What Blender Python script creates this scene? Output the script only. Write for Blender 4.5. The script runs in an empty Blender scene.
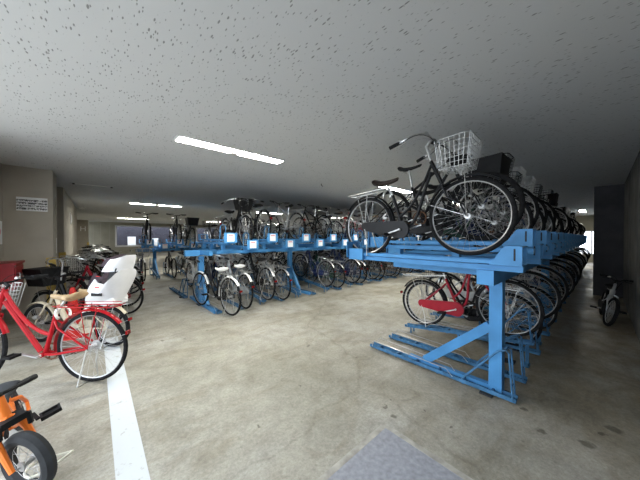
import bpy, math, random
from mathutils import Vector, Matrix
random.seed(7)
PI = math.pi
SC = bpy.context.scene
COL = SC.collection

# ------------------------------------------------------------------ camera, sky, exposure
EYE, CEIL = 1.42, 2.65
cam_d = bpy.data.cameras.new('camera'); cam_d.sensor_width = 36; cam_d.lens = 36*251/640
cam_d.clip_start = .02; cam_d.clip_end = 200
cam = bpy.data.objects.new('camera', cam_d); COL.objects.link(cam)
cam.location = (0, 0, EYE); cam.rotation_euler = (math.radians(90-.68), 0, -math.atan2(.668, .744))
SC.camera = cam
SC.view_settings.view_transform = 'Standard'; SC.view_settings.look = 'None'
SC.view_settings.gamma = 1; SC.view_settings.use_curve_mapping = False
SC.view_settings.exposure = 0.0
try:
    SC.cycles.use_denoising = True; SC.cycles.max_bounces = 8; SC.cycles.diffuse_bounces = 5
    SC.cycles.sample_clamp_indirect = 6
except Exception: pass
SKY = 5.9
LAMP = 100.0
w = bpy.data.worlds.new('world'); SC.world = w; w.use_nodes = True
w.node_tree.nodes['Background'].inputs[0].default_value = (.82, .905, 1.0, 1)
w.node_tree.nodes['Background'].inputs[1].default_value = SKY

# ------------------------------------------------------------------ materials
def newmat(name):
    m = bpy.data.materials.new(name); m.use_nodes = True
    return m, m.node_tree.nodes, m.node_tree.links, m.node_tree.nodes['Principled BSDF']
def mat(name, col, rough=.5, metal=0., noise=.12, scale=12., bump=0., spec=.22):
    m, N, L, b = newmat(name)
    b.inputs['Roughness'].default_value = rough; b.inputs['Metallic'].default_value = metal
    b.inputs['Specular IOR Level'].default_value = spec
    tc = N.new('ShaderNodeTexCoord'); no = N.new('ShaderNodeTexNoise')
    no.inputs['Scale'].default_value = scale; no.inputs['Detail'].default_value = 5
    L.new(tc.outputs['Object'], no.inputs['Vector'])
    r = N.new('ShaderNodeValToRGB')
    lo = [max(0, c*(1-noise*1.6)) for c in col]; hi = [min(1, c*(1+noise)) for c in col]
    r.color_ramp.elements[0].position = .3; r.color_ramp.elements[0].color = (*lo, 1)
    r.color_ramp.elements[1].position = .7; r.color_ramp.elements[1].color = (*hi, 1)
    L.new(no.outputs['Fac'], r.inputs[0]); L.new(r.outputs[0], b.inputs['Base Color'])
    if bump:
        bp = N.new('ShaderNodeBump'); bp.inputs['Strength'].default_value = bump; bp.inputs['Distance'].default_value = .01
        L.new(no.outputs['Fac'], bp.inputs['Height']); L.new(bp.outputs[0], b.inputs['Normal'])
    return m
def emis(name, col, s):
    m, N, L, b = newmat(name)
    b.inputs['Base Color'].default_value = (*col, 1)
    b.inputs['Emission Color'].default_value = (*col, 1); b.inputs['Emission Strength'].default_value = s
    return m

def floor_mat():
    m, N, L, b = newmat('stained_concrete')
    tc = N.new('ShaderNodeTexCoord')
    def noise(s, d=6, rough=.6, dist=0., vec=None):
        n = N.new('ShaderNodeTexNoise'); n.inputs['Scale'].default_value = s; n.inputs['Detail'].default_value = d
        n.inputs['Roughness'].default_value = rough; n.inputs['Distortion'].default_value = dist
        L.new(vec or tc.outputs['Object'], n.inputs['Vector']); return n.outputs['Fac']
    def ramp(f, *st):
        r = N.new('ShaderNodeValToRGB')
        while len(r.color_ramp.elements) < len(st): r.color_ramp.elements.new(.5)
        for e, (p, c) in zip(r.color_ramp.elements, st): e.position = p; e.color = (*c, 1)
        L.new(f, r.inputs[0]); return r.outputs[0]
    def mix(a, bb, f, mode='MIX'):
        x = N.new('ShaderNodeMix'); x.data_type = 'RGBA'; x.blend_type = mode
        if hasattr(f, 'links'): L.new(f, x.inputs[0])
        else: x.inputs[0].default_value = f
        L.new(a, x.inputs[6]); L.new(bb, x.inputs[7]); return x.outputs[2]
    base = ramp(noise(.7, 8, .62, .4), (.30, (.265, .25, .205)), (.5, (.345, .33, .285)), (.7, (.43, .425, .40)))
    mid = ramp(noise(3.6, 10, .78, .3), (.34, (.62, .60, .56)), (.58, (1.10, 1.09, 1.07)))
    c = mix(base, mid, .75, 'MULTIPLY')
    # brown tyre dirt, streaked along the rack side
    mp = N.new('ShaderNodeMapping'); mp.inputs['Scale'].default_value = (.9, 2.6, 1); L.new(tc.outputs['Object'], mp.inputs[0])
    st = ramp(noise(1.3, 7, .65, .8, mp.outputs[0]), (.5, (1, 1, 1)), (.72, (.66, .60, .50)))
    c = mix(c, st, .8, 'MULTIPLY')
    fine = ramp(noise(42, 8, .85), (.36, (.66, .66, .65)), (.62, (1.18, 1.18, 1.18)))
    c = mix(c, fine, .85, 'MULTIPLY')
    v2 = N.new('ShaderNodeTexVoronoi'); v2.inputs['Scale'].default_value = 11; L.new(tc.outputs['Object'], v2.inputs['Vector'])
    pk = noise(1.7, 5, .7)
    s2 = ramp(v2.outputs['Distance'], (.05, (.60, .58, .55)), (.13, (1, 1, 1))); c = mix(c, s2, pk, 'MULTIPLY')
    cr = N.new('ShaderNodeTexVoronoi'); cr.feature = 'DISTANCE_TO_EDGE'; cr.inputs['Scale'].default_value = .55
    wv2 = N.new('ShaderNodeMixRGB'); wv2.inputs[0].default_value = .25; n3 = N.new('ShaderNodeTexNoise'); n3.inputs['Scale'].default_value = 2.5; n3.inputs['Detail'].default_value = 8
    L.new(tc.outputs['Object'], n3.inputs['Vector']); L.new(tc.outputs['Object'], wv2.inputs[1]); L.new(n3.outputs['Color'], wv2.inputs[2]); L.new(wv2.outputs[0], cr.inputs['Vector'])
    ck = ramp(cr.outputs['Distance'], (.002, (.70, .69, .66)), (.006, (1, 1, 1))); c = mix(c, ck, .6, 'MULTIPLY')
    # small black spots
    v = N.new('ShaderNodeTexVoronoi'); v.inputs['Scale'].default_value = 2.3; v.inputs['Randomness'].default_value = 1
    wv = N.new('ShaderNodeMixRGB'); wv.inputs[0].default_value = .12
    nn = N.new('ShaderNodeTexNoise'); nn.inputs['Scale'].default_value = 9
    L.new(tc.outputs['Object'], nn.inputs['Vector']); L.new(tc.outputs['Object'], wv.inputs[1]); L.new(nn.outputs['Color'], wv.inputs[2])
    L.new(wv.outputs[0], v.inputs['Vector'])
    sp = ramp(v.outputs['Distance'], (.035, (.42, .40, .37)), (.07, (1, 1, 1)))
    c = mix(c, sp, .8, 'MULTIPLY')
    # dirt trodden around the right-hand rack and aisle, and a few oil drips
    sx = N.new('ShaderNodeSeparateXYZ'); L.new(tc.outputs['Object'], sx.inputs[0])
    mr = N.new('ShaderNodeMapRange'); mr.inputs[1].default_value = 1.6; mr.inputs[2].default_value = 3.4; L.new(sx.outputs[0], mr.inputs[0])
    mv = N.new('ShaderNodeMapRange'); mv.inputs[1].default_value = 2.6; mv.inputs[2].default_value = 1.2; L.new(sx.outputs[1], mv.inputs[0])
    mm = N.new('ShaderNodeMath'); mm.operation = 'MULTIPLY'; L.new(mr.outputs[0], mm.inputs[0]); L.new(mv.outputs[0], mm.inputs[1])
    dn = N.new('ShaderNodeMapRange'); dn.inputs[1].default_value = .3; dn.inputs[2].default_value = .6; L.new(noise(1.8, 8, .7, .5), dn.inputs[0])
    mm2 = N.new('ShaderNodeMath'); mm2.operation = 'MULTIPLY'; L.new(mm.outputs[0], mm2.inputs[0]); L.new(dn.outputs[0], mm2.inputs[1])
    brn = N.new('ShaderNodeRGB'); brn.outputs[0].default_value = (.66, .57, .45, 1)
    c = mix(c, brn.outputs[0], mm2.outputs[0], 'MULTIPLY')
    wob = N.new('ShaderNodeVectorMath'); wob.operation = 'MULTIPLY_ADD'; wob.inputs[1].default_value = (.09, .09, 0)
    n9 = N.new('ShaderNodeTexNoise'); n9.inputs['Scale'].default_value = 16; L.new(tc.outputs['Object'], n9.inputs['Vector'])
    L.new(n9.outputs['Color'], wob.inputs[0]); L.new(tc.outputs['Object'], wob.inputs[2])
    drk = N.new('ShaderNodeRGB'); drk.outputs[0].default_value = (.30, .28, .25, 1)
    for (u_, v_, r_) in ((1.80, 1.19, .022), (1.75, 1.08, .033), (1.92, 1.2, .012), (2.42, .28, .035), (2.5, .05, .05), (2.84, -.08, .05), (2.72, -.02, .03), (2.62, .4, .03), (1.98, .72, .02), (.9, 1.7, .015), (1.45, 1.9, .014), (2.0, .95, .012)):
        ds = N.new('ShaderNodeVectorMath'); ds.operation = 'DISTANCE'; ds.inputs[1].default_value = (u_+.045, v_+.045, 0); L.new(wob.outputs[0], ds.inputs[0])
        q = N.new('ShaderNodeMapRange'); q.inputs[1].default_value = r_; q.inputs[2].default_value = r_*.6; q.inputs[4].default_value = .8; L.new(ds.outputs['Value'], q.inputs[0])
        c = mix(c, drk.outputs[0], q.outputs[0], 'MULTIPLY')
    L.new(c, b.inputs['Base Color'])
    rr = ramp(noise(2.2, 6), (.3, (.42,)*3), (.7, (.72,)*3)); L.new(rr, b.inputs['Roughness'])
    bp = N.new('ShaderNodeBump'); bp.inputs['Strength'].default_value = .25; bp.inputs['Distance'].default_value = .006
    L.new(noise(26, 6, .7), bp.inputs['Height']); L.new(bp.outputs[0], b.inputs['Normal'])
    return m

def ceiling_mat():
    m, N, L, b = newmat('fissured_ceiling_board')
    tc = N.new('ShaderNodeTexCoord')
    big = N.new('ShaderNodeTexNoise'); big.inputs['Scale'].default_value = 5; big.inputs['Detail'].default_value = 2
    L.new(tc.outputs['Object'], big.inputs['Vector'])
    mp = N.new('ShaderNodeMapping'); mp.inputs['Scale'].default_value = (60, 19, 1); mp.inputs['Rotation'].default_value = (0, 0, .12)
    L.new(tc.outputs['Object'], mp.inputs[0])
    wn = N.new('ShaderNodeTexNoise'); wn.inputs['Scale'].default_value = 2.1; wn.inputs['Detail'].default_value = 3
    L.new(mp.outputs[0], wn.inputs['Vector'])
    ad = N.new('ShaderNodeVectorMath'); ad.operation = 'MULTIPLY_ADD'; ad.inputs[1].default_value = (.3, .3, 0)
    L.new(wn.outputs['Color'], ad.inputs[0]); L.new(mp.outputs[0], ad.inputs[2])
    v = N.new('ShaderNodeTexVoronoi'); v.inputs['Scale'].default_value = 1.0; L.new(ad.outputs[0], v.inputs['Vector'])
    # pit size changes from cell to cell and patch to patch
    sep = N.new('ShaderNodeSeparateColor'); L.new(v.outputs['Color'], sep.inputs[0])
    th = N.new('ShaderNodeMath'); th.operation = 'MULTIPLY'; L.new(sep.outputs[0], th.inputs[0])
    br = N.new('ShaderNodeMapRange'); br.inputs[1].default_value = .38; br.inputs[2].default_value = .6
    br.inputs[3].default_value = .16; br.inputs[4].default_value = .35; L.new(big.outputs['Fac'], br.inputs[0]); L.new(br.outputs[0], th.inputs[1])
    d = N.new('ShaderNodeMath'); d.operation = 'SUBTRACT'; L.new(v.outputs['Distance'], d.inputs[0]); L.new(th.outputs[0], d.inputs[1])
    pit = N.new('ShaderNodeMapRange'); pit.inputs[1].default_value = -.05; pit.inputs[2].default_value = .06
    L.new(d.outputs[0], pit.inputs[0])
    r = N.new('ShaderNodeValToRGB'); r.color_ramp.elements[0].color = (.30, .305, .31, 1); r.color_ramp.elements[1].color = (.655, .665, .68, 1)
    L.new(pit.outputs[0], r.inputs[0]); L.new(r.outputs[0], b.inputs['Base Color'])
    bp = N.new('ShaderNodeBump'); bp.inputs['Strength'].default_value = .5; bp.inputs['Distance'].default_value = .004
    L.new(pit.outputs[0], bp.inputs['Height']); L.new(bp.outputs[0], b.inputs['Normal'])
    b.inputs['Roughness'].default_value = .95; b.inputs['Specular IOR Level'].default_value = .1
    return m

def paint_line_mat():
    m, N, L, b = newmat('worn_white_paint')
    tc = N.new('ShaderNodeTexCoord'); n = N.new('ShaderNodeTexNoise'); n.inputs['Scale'].default_value = 9; n.inputs['Detail'].default_value = 9; n.inputs['Roughness'].default_value = .75
    L.new(tc.outputs['Object'], n.inputs['Vector'])
    r = N.new('ShaderNodeValToRGB'); r.color_ramp.elements[0].position = .34; r.color_ramp.elements[0].color = (.34, .33, .30, 1)
    r.color_ramp.elements[1].position = .42; r.color_ramp.elements[1].color = (.56, .59, .61, 1)
    L.new(n.outputs['Fac'], r.inputs[0]); L.new(r.outputs[0], b.inputs['Base Color']); b.inputs['Roughness'].default_value = .7
    return m

M = {}
M['floor'] = floor_mat(); M['ceiling'] = ceiling_mat(); M['line'] = paint_line_mat()
M['wall'] = mat('taupe_wall_paint', (.42, .385, .33), .85, 0, .06, 3, .1)
M['wall_far'] = mat('olive_wall_paint', (.34, .325, .265), .85, 0, .08, 2, .1)
M['wall_right'] = mat('raw_concrete_wall', (.155, .15, .14), .85, 0, .22, 2.5, .3)
M['column_dark'] = mat('dark_column', (.09, .09, .10), .8, 0, .12, 4, .2)
M['patch'] = mat('blue_grey_concrete', (.315, .325, .365), .6, 0, .13, 34, .3)
M['joint'] = mat('joint_filler', (.42, .40, .36), .9, 0, .2, 14, .2)
M['blue'] = mat('blue_rack_paint', (.075, .265, .54), .42, 0, .10, 5)
M['blue2'] = mat('dull_blue_rack_paint', (.055, .16, .30), .5, 0, .22, 16)
M['card'] = mat('white_card', (.88, .89, .90), .5, 0, .02)
M['ink'] = mat('dark_ink', (.03, .03, .035), .7, 0, .02)
M['pink'] = mat('pink_ink', (.75, .32, .34), .7, 0, .05)
M['redink'] = mat('red_ink', (.75, .05, .05), .6, 0, .02)
M['bollard'] = mat('yellow_foam', (.58, .42, .12), .7, 0, .12)
M['tube'] = emis('lamp_tube', (1, .985, .89), LAMP)
M['housing'] = mat('lamp_housing', (.75, .75, .72), .5, 0, .03)
M['white'] = mat('white_paint', (.80, .80, .80), .45, 0, .03)
M['frame_al'] = mat('window_aluminium', (.78, .78, .80), .4, .2, .04)
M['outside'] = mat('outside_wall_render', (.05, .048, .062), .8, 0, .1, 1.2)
M['chrome'] = mat('chrome', (.62, .62, .61), .33, 1, .12, 30)
M['rim'] = mat('polished_rim', (.38, .38, .38), .4, .5, .06, 20)
M['wire'] = mat('basket_wire', (.56, .56, .55), .4, .4, .1, 30)
M['spoke'] = mat('spoke_steel', (.50, .50, .50), .35, .6, .1, 30)
M['alu'] = mat('brushed_aluminium', (.46, .46, .46), .45, .7, .08, 20)
M['rubber'] = mat('tyre_rubber', (.014, .014, .015), .8, 0, .3, 30, .2, .1)
M['graytyre'] = mat('grey_tyre_rubber', (.12, .115, .11), .8, 0, .3, 30, .2)
M['blkplastic'] = mat('black_plastic', (.012, .012, .013), .55, 0, .2, 20, 0, .15)
M['blk'] = mat('black_frame_paint', (.010, .010, .011), .32, 0, .2, 10, 0, .16)
M['brown'] = mat('dark_brown_vinyl', (.035, .024, .02), .4, 0, .3, 14)
M['tan'] = mat('tan_vinyl', (.42, .30, .17), .5, 0, .2, 14)
M['wicker'] = mat('wicker_trim', (.45, .36, .24), .7, 0, .3, 60, .5)
M['red'] = mat('red_frame_paint', (.34, .006, .012), .3, 0, .06, 10)
M['dred'] = mat('crimson_frame_paint', (.30, .012, .025), .28, 0, .1, 10)
M['silverp'] = mat('silver_frame_paint', (.55, .56, .57), .32, .6, .08, 10)
M['whitep'] = mat('white_frame_paint', (.75, .75, .74), .3, 0, .04, 10)
M['navy'] = mat('navy_frame_paint', (.02, .035, .11), .3, 0, .1, 10)
M['green'] = mat('bottle_green_frame_paint', (.02, .07, .045), .3, 0, .1, 10)
M['brownp'] = mat('brown_frame_paint', (.13, .06, .03), .35, 0, .1, 10)
M['beige'] = mat('beige_frame_paint', (.55, .48, .36), .35, 0, .06, 10)
M['orange'] = mat('orange_frame_paint', (.85, .21, .035), .3, 0, .05, 10)
M['purple'] = mat('grey_purple_cloth', (.10, .075, .09), .8, 0, .2, 30)
M['shell'] = mat('white_seat_plastic', (.80, .80, .82), .35, 0, .03, 8)
M['redbox'] = mat('red_cabinet_enamel', (.22, .012, .016), .4, 0, .08, 6)
M['refl'] = mat('red_reflector', (.22, .008, .008), .15, 0, .05)
M['lens'] = mat('clear_lens', (.8, .8, .78), .1, 0, .05)
M['bag'] = mat('white_plastic_bag', (.68, .72, .75), .4, 0, .12, 8, .6)
M['cable'] = mat('cream_cable', (.72, .70, .60), .4, 0, .06)
M['rust'] = mat('rusty_chain', (.16, .085, .05), .8, .3, .3, 40, .4)
M['cone'] = mat('red_cone_plastic', (.50, .03, .025), .5, 0, .1)
M['dgrey'] = mat('dark_grey_rubber', (.035, .037, .04), .8, 0, .2)

# ------------------------------------------------------------------ mesh building
class MB:
    def __init__(s): s.v = []; s.f = []
    def add(s, vs, fs):
        o = len(s.v); s.v += [tuple(x) for x in vs]; s.f += [tuple(i+o for i in f) for f in fs]; return s
    def box(s, x0, x1, y0, y1, z0, z1):
        return s.add([(x, y, z) for x in (x0, x1) for y in (y0, y1) for z in (z0, z1)],
                     [(0, 1, 3, 2), (4, 6, 7, 5), (0, 4, 5, 1), (2, 3, 7, 6), (0, 2, 6, 4), (1, 5, 7, 3)])
    def tube(s, pts, r, n=8, closed=False, flat=1.0):
        P = [Vector(p) for p in pts]; k = len(P)
        rs = r if isinstance(r, (list, tuple)) else [r]*k
        T = []
        for i in range(k):
            a = P[(i-1) % k] if (closed or i > 0) else P[i]; b = P[(i+1) % k] if (closed or i < k-1) else P[i]
            t = (b-a); T.append(t.normalized() if t.length > 1e-9 else Vector((0, 0, 1)))
        up = Vector((0, 1, 0)) if abs(T[0].y) < .9 else Vector((1, 0, 0))
        nrm = (up - T[0]*up.dot(T[0])).normalized(); vs = []
        for i in range(k):
            nrm = (nrm - T[i]*nrm.dot(T[i]))
            nrm = nrm.normalized() if nrm.length > 1e-6 else T[i].orthogonal().normalized()
            bi = T[i].cross(nrm)
            for j in range(n):
                a = 2*PI*j/n + PI/n
                vs.append(P[i] + nrm*(math.cos(a)*rs[i]) + bi*(math.sin(a)*rs[i]*flat))
        fs = []
        for i in range(k if closed else k-1):
            i2 = (i+1) % k
            for j in range(n):
                j2 = (j+1) % n; fs.append((i*n+j, i*n+j2, i2*n+j2, i2*n+j))
        if not closed:
            fs.append(tuple(range(n-1, -1, -1))); fs.append(tuple((k-1)*n+j for j in range(n)))
        return s.add(vs, fs)
    def bar(s, a, b, wd, h, up=(0, 0, 1)):
        a, b = Vector(a), Vector(b); t = (b-a).normalized(); u = Vector(up); sd = t.cross(u)
        if sd.length < 1e-6: sd = t.cross(Vector((0, 1, 0)))
        sd.normalize(); u = sd.cross(t).normalized(); vs = []
        for p in (a, b):
            for i, j in ((-1, -1), (1, -1), (1, 1), (-1, 1)): vs.append(p + sd*(i*wd/2) + u*(j*h/2))
        return s.add(vs, [(3, 2, 1, 0), (4, 5, 6, 7), (0, 1, 5, 4), (1, 2, 6, 5), (2, 3, 7, 6), (3, 0, 4, 7)])
    def prism(s, poly, y0, y1):      # poly in x,z extruded along y
        n = len(poly); vs = [(x, y0, z) for x, z in poly] + [(x, y1, z) for x, z in poly]
        fs = [tuple(range(n)), tuple(range(2*n-1, n-1, -1))] + [(i, i+n, (i+1) % n+n, (i+1) % n) for i in range(n)]
        return s.add(vs, fs)
    def ring(s, prof, c=(0, 0, 0), n=48, a0=0, a1=2*PI):   # lathe about the y axis; prof = closed list of (radius, y)
        full = abs(a1-a0-2*PI) < 1e-6; m = len(prof); k = n if full else n+1; vs = []
        for i in range(k):
            a = a0 + (a1-a0)*i/n
            for r, y in prof: vs.append((c[0]+r*math.cos(a), c[1]+y, c[2]+r*math.sin(a)))
        fs = []
        for i in range(n):
            i2 = (i+1) % k
            for j in range(m):
                j2 = (j+1) % m; fs.append((i*m+j, i*m+j2, i2*m+j2, i2*m+j))
        if not full: fs.append(tuple(range(m))); fs.append(tuple((k-1)*m+j for j in range(m-1, -1, -1)))
        return s.add(vs, fs)
    def lathe(s, prof, c=(0, 0, 0), n=20, ax='z'):   # prof open list of (radius, height)
        vs = []; m = len(prof)
        for i in range(n):
            a = 2*PI*i/n
            for r, h in prof:
                p = (r*math.cos(a), r*math.sin(a), h)
                if ax == 'y': p = (p[0], p[2], p[1])
                if ax == 'x': p = (p[2], p[0], p[1])
                vs.append((c[0]+p[0], c[1]+p[1], c[2]+p[2]))
        fs = [(i*m+j, ((i+1) % n)*m+j, ((i+1) % n)*m+j+1, i*m+j+1) for i in range(n) for j in range(m-1)]
        fs += [tuple(i*m for i in range(n-1, -1, -1)), tuple(i*m+m-1 for i in range(n))]
        return s.add(vs, fs)
    def loft(s, secs, cap=True):     # secs = list of equal-length rings
        m = len(secs[0]); vs = [p for q in secs for p in q]; fs = []
        for i in range(len(secs)-1):
            for j in range(m):
                j2 = (j+1) % m; fs.append((i*m+j, i*m+j2, (i+1)*m+j2, (i+1)*m+j))
        if cap: fs.append(tuple(range(m-1, -1, -1))); fs.append(tuple((len(secs)-1)*m+j for j in range(m)))
        return s.add(vs, fs)
    def xf(s, mtx):
        s.v = [tuple(mtx @ Vector(p)) for p in s.v]; return s

def mesh_of(name, mb, mats, idx=None, smooth=True):
    me = bpy.data.meshes.new(name); me.from_pydata(mb.v, [], mb.f)
    for m in mats: me.materials.append(m)
    if idx: me.polygons.foreach_set('material_index', idx)
    me.validate(); me.update()
    if smooth:
        me.polygons.foreach_set('use_smooth', [True]*len(me.polygons))
        try: me.set_sharp_from_angle(angle=math.radians(38))
        except Exception: pass
    return me
def obj(name, mb, m, parent=None, smooth=True, loc=None):
    o = bpy.data.objects.new(name, mesh_of(name, mb, [m], None, smooth)); COL.objects.link(o)
    if parent: o.parent = parent
    if loc: o.location = loc
    return o
def tag(o, label=None, cat=None, group=None, kind=None):
    if label: o['label'] = label
    if cat: o['category'] = cat
    if group: o['group'] = group
    if kind: o['kind'] = kind
    return o
def empty(name, loc=(0, 0, 0), rz=0):
    o = bpy.data.objects.new(name, None); COL.objects.link(o); o.location = loc; o.rotation_euler = (0, 0, rz); o.empty_display_size = .1
    return o
def copy_tree(o, parent=None):
    c = o.copy(); COL.objects.link(c); c.parent = parent
    for ch in list(o.children): copy_tree(ch, c)
    return c
def remove_tree(o):
    for ch in list(o.children): remove_tree(ch)
    bpy.data.objects.remove(o)
ORD = ('first second third fourth fifth sixth seventh eighth ninth tenth eleventh twelfth thirteenth fourteenth fifteenth sixteenth '
       'seventeenth eighteenth nineteenth twentieth twenty-first twenty-second twenty-third twenty-fourth twenty-fifth twenty-sixth '
       'twenty-seventh twenty-eighth twenty-ninth thirtieth thirty-first thirty-second thirty-third thirty-fourth').split()
def struct(name, mb, m, parent=None, smooth=False):
    o = obj(name, mb, m, parent, smooth)
    if not parent: o['kind'] = 'structure'
    return o
def bez(p0, p1, p2, p3, n=10):
    p0, p1, p2, p3 = map(Vector, (p0, p1, p2, p3)); out = []
    for i in range(n+1):
        t = i/n; out.append(p0*(1-t)**3 + p1*3*t*(1-t)**2 + p2*3*t*t*(1-t) + p3*t**3)
    return out

# ------------------------------------------------------------------ the setting
UMAX, VMAX, WR, WL = 21.0, 27.0, -.37, -1.15
struct('floor', MB().box(-12, UMAX+.3, WR-.3, VMAX+6, -.2, 0), M['floor'])
struct('ceiling', MB().box(-1.75, -1.5, 3.3, VMAX+.3, CEIL, CEIL+.25).box(-1.5, UMAX+.3, WR-.3, VMAX+.3, CEIL, CEIL+.25), M['ceiling'])
struct('wall_right', MB().box(-1.5, UMAX, WR-.25, WR, 0, CEIL), M['wall_right'])
struct('wall_right_column', MB().box(9.1, 9.75, WR, .10, 0, CEIL), M['column_dark'])
jb = MB()
for u in (5.9, 7.4, 8.9, 11.5, 14, 17): jb.box(u, u+.012, WR, WR+.004, 0, CEIL)
struct('trim_1', jb, M['column_dark'])
# left wall with projecting piers
struct('wall_left', MB().box(WL-.25, WL, 4.6, 10, 0, CEIL), M['wall'])
struct('wall_left_column', MB().box(WL, -.57, 6.75, 7.4, 0, CEIL), M['wall'])
mb = MB().box(-1.5, -.57, 8.9, 15.2, 0, CEIL)
struct('wall_left_return', mb, M['wall'])
struct('wall_left_recess', MB().box(-1.7, -1.1, 10, 25.6, 0, CEIL), M['wall'])
struct('wall_left_pier', MB().box(-1.2, -.86, 18.3, 19.0, 0, CEIL), M['wall'])
struct('wall_left_end_column', MB().box(-1.3, -.33, 25, 25.7, 0, CEIL), M['wall'])
# far wall with two windows
W1, W2 = (1.33, 5.9, .66, 2.36), (7.6, 11.8, .66, 2.36)
fw = MB(); us = [-3, W1[0], W1[1], W2[0], W2[1], UMAX]
for i in (0, 2, 4): fw.box(us[i], us[i+1], VMAX, VMAX+.2, 0, CEIL)
for (a, b, z0, z1) in (W1, W2): fw.box(a, b, VMAX, VMAX+.2, 0, z0); fw.box(a, b, VMAX, VMAX+.2, z1, CEIL)
struct('wall_back', fw, M['wall_far'])
jb = MB()
for u in (-.1, .35, .9, 6.7, 13, 15.5): jb.box(u, u+.03, VMAX-.006, VMAX, 0, CEIL)
struct('trim_2', jb, M['wall'])
struct('trim_3', MB().box(-1, UMAX, VMAX-.25, VMAX, CEIL-.13, CEIL), M['wall_far'])
def glass_mat():
    m, N, L, b = newmat('window_glass')
    t = N.new('ShaderNodeBsdfTransparent'); g = N.new('ShaderNodeBsdfGlossy'); g.inputs['Roughness'].default_value = .03
    mx = N.new('ShaderNodeMixShader'); fr = N.new('ShaderNodeFresnel'); fr.inputs[0].default_value = 1.25
    L.new(fr.outputs[0], mx.inputs[0]); L.new(t.outputs[0], mx.inputs[1]); L.new(g.outputs[0], mx.inputs[2])
    L.new(mx.outputs[0], N['Material Output'].inputs[0]); return m
M['glass'] = glass_mat()
for k, (a, b, z0, z1) in enumerate((W1, W2)):
    f = MB(); y0, y1 = VMAX-.06, VMAX+.1
    f.box(a-.06, a+.05, y0, y1, z0-.06, z1+.05); f.box(b-.05, b+.06, y0, y1, z0-.06, z1+.05)
    f.box(a, b, y0, y1, z0-.08, z0+.05); f.box(a, b, y0, y1, z1-.05, z1+.05)
    nm = 2 if k == 0 else 3
    for q in range(1, nm): u = a+(b-a)*q/nm; f.box(u-.03, u+.03, y0+.05, y1, z0, z1)
    wo = struct('window_%d' % (k+1), f, M['frame_al'])
    obj('pane', MB().box(a+.05, b-.05, VMAX+.03, VMAX+.036, z0+.05, z1-.05), M['glass'], wo, False)
# the yard wall seen through the windows, with notices on it
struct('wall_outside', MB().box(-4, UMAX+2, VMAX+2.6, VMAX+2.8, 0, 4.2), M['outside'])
for k, (u, z, ww, hh) in enumerate(((2.3, 1.05, .62, .8), (4.25, .95, .5, .7))):
    p = obj('notice_board', MB().box(u, u+ww, VMAX+2.54, VMAX+2.6, z-hh/2, z+hh/2), M['card'], None, False)
    tag(p, ('wide' if k == 0 else 'narrow')+' white notice board on the wall outside the far window', 'notice board', 'notice boards outside')
d = MB()
for i in range(3): d.tube([(9.2+i*.28, VMAX+2.45, .0), (9.25+i*.28, VMAX+2.45, 1.3), (9.12+i*.28, VMAX+2.45, 2.0)], .07, 6)
tag(obj('drain_pipe', d, M['whitep']), 'white pipes on the yard wall outside the right-hand far window', 'pipe')
# end wall at the far right with a small bright window
struct('wall_end', MB().box(UMAX, UMAX+.2, .95, VMAX, 0, CEIL).box(UMAX, UMAX+.2, WR, .95, 0, .45).box(UMAX, UMAX+.2, WR, .95, 1.75, CEIL), M['wall_far'])
f = MB().box(UMAX-.04, UMAX+.1, WR, .98, .42, .48).box(UMAX-.04, UMAX+.1, WR, .98, 1.72, 1.78).box(UMAX-.04, UMAX+.1, .27, .33, .45, 1.75).box(UMAX-.04, UMAX+.1, .92, .98, .45, 1.75)
wo = struct('window_3', f, M['frame_al']); obj('pane', MB().box(UMAX+.03, UMAX+.036, WR, .92, .48, 1.72), M['glass'], wo, False)
# floor markings
tag(struct('trim_4', MB().box(.08, .232, .6, 4.6, 0, .003), M['line']), 'white painted line on the concrete floor')
struct('floor_patch', MB().box(.35, 1.595, .10, 1.05, 0, .003), M['patch'])
struct('trim_5', MB().box(.30, 1.635, 1.05, 1.09, 0, .004).box(1.595, 1.635, .10, 1.05, 0, .004), M['joint'])

# ------------------------------------------------------------------ ceiling lights
def light(u, v, ln, label, two=False):
    t = empty('ceiling_light', (u, v, CEIL)); tag(t, label, 'ceiling light', 'fluorescent ceiling lights')
    segs = [(0, ln)] if not two else [(0, ln/2-.05), (ln/2+.05, ln)]; W = .10
    for a, b in segs:
        hb = MB().box(a-.015, b+.015, -W-.015, -W, -.014, 0).box(a-.015, b+.015, W, W+.015, -.014, 0).box(a-.015, a, -W, W, -.014, 0).box(b, b+.015, -W, W, -.014, 0)
        obj('trim_frame', hb, M['housing'], t, False)
        obj('lamp_diffuser', MB().box(a, b, -W, W, -.010, -.001), M['tube'], t, False)
    if not two: obj('tube_clip', MB().box(ln/2-.05, ln/2+.05, .03, W, -.016, -.010), M['housing'], t, False)
for i, (u, v, ln, tw, lab) in enumerate((
    (.77, 3.5, 1.5, False, 'long fluorescent ceiling light nearest the camera, over the open floor'),
    (5.05, 3.5, 1.5, False, 'fluorescent ceiling light behind the saddle of the black bicycle'),
    (9.3, 3.5, 1.5, False, 'fluorescent ceiling light third along the nearest lamp row'),
    (13.6, 3.5, 1.5, False, 'fluorescent ceiling light farthest along the nearest lamp row'),
    (.95, 11.3, 1.65, True, 'double fluorescent light with a gap over the left bicycles'),
    (5.9, 11.3, 1.5, False, 'fluorescent ceiling light above the silver upper-deck bicycle'),
    (10.8, 11.3, 1.5, False, 'fluorescent ceiling light glimpsed over the far middle racks'),
    (1.1, 20.8, 1.7, False, 'thin far fluorescent light in front of the left back window'),
    (6.6, 20.8, 1.5, False, 'thin far fluorescent light in front of the right back window'),
    (12, 20.8, 1.5, False, 'far fluorescent light over the back right racks'),
    (16.5, .55, 1.5, False, 'fluorescent light beside the dark column on the right'))):
    light(u, v, ln, lab, tw)
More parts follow.
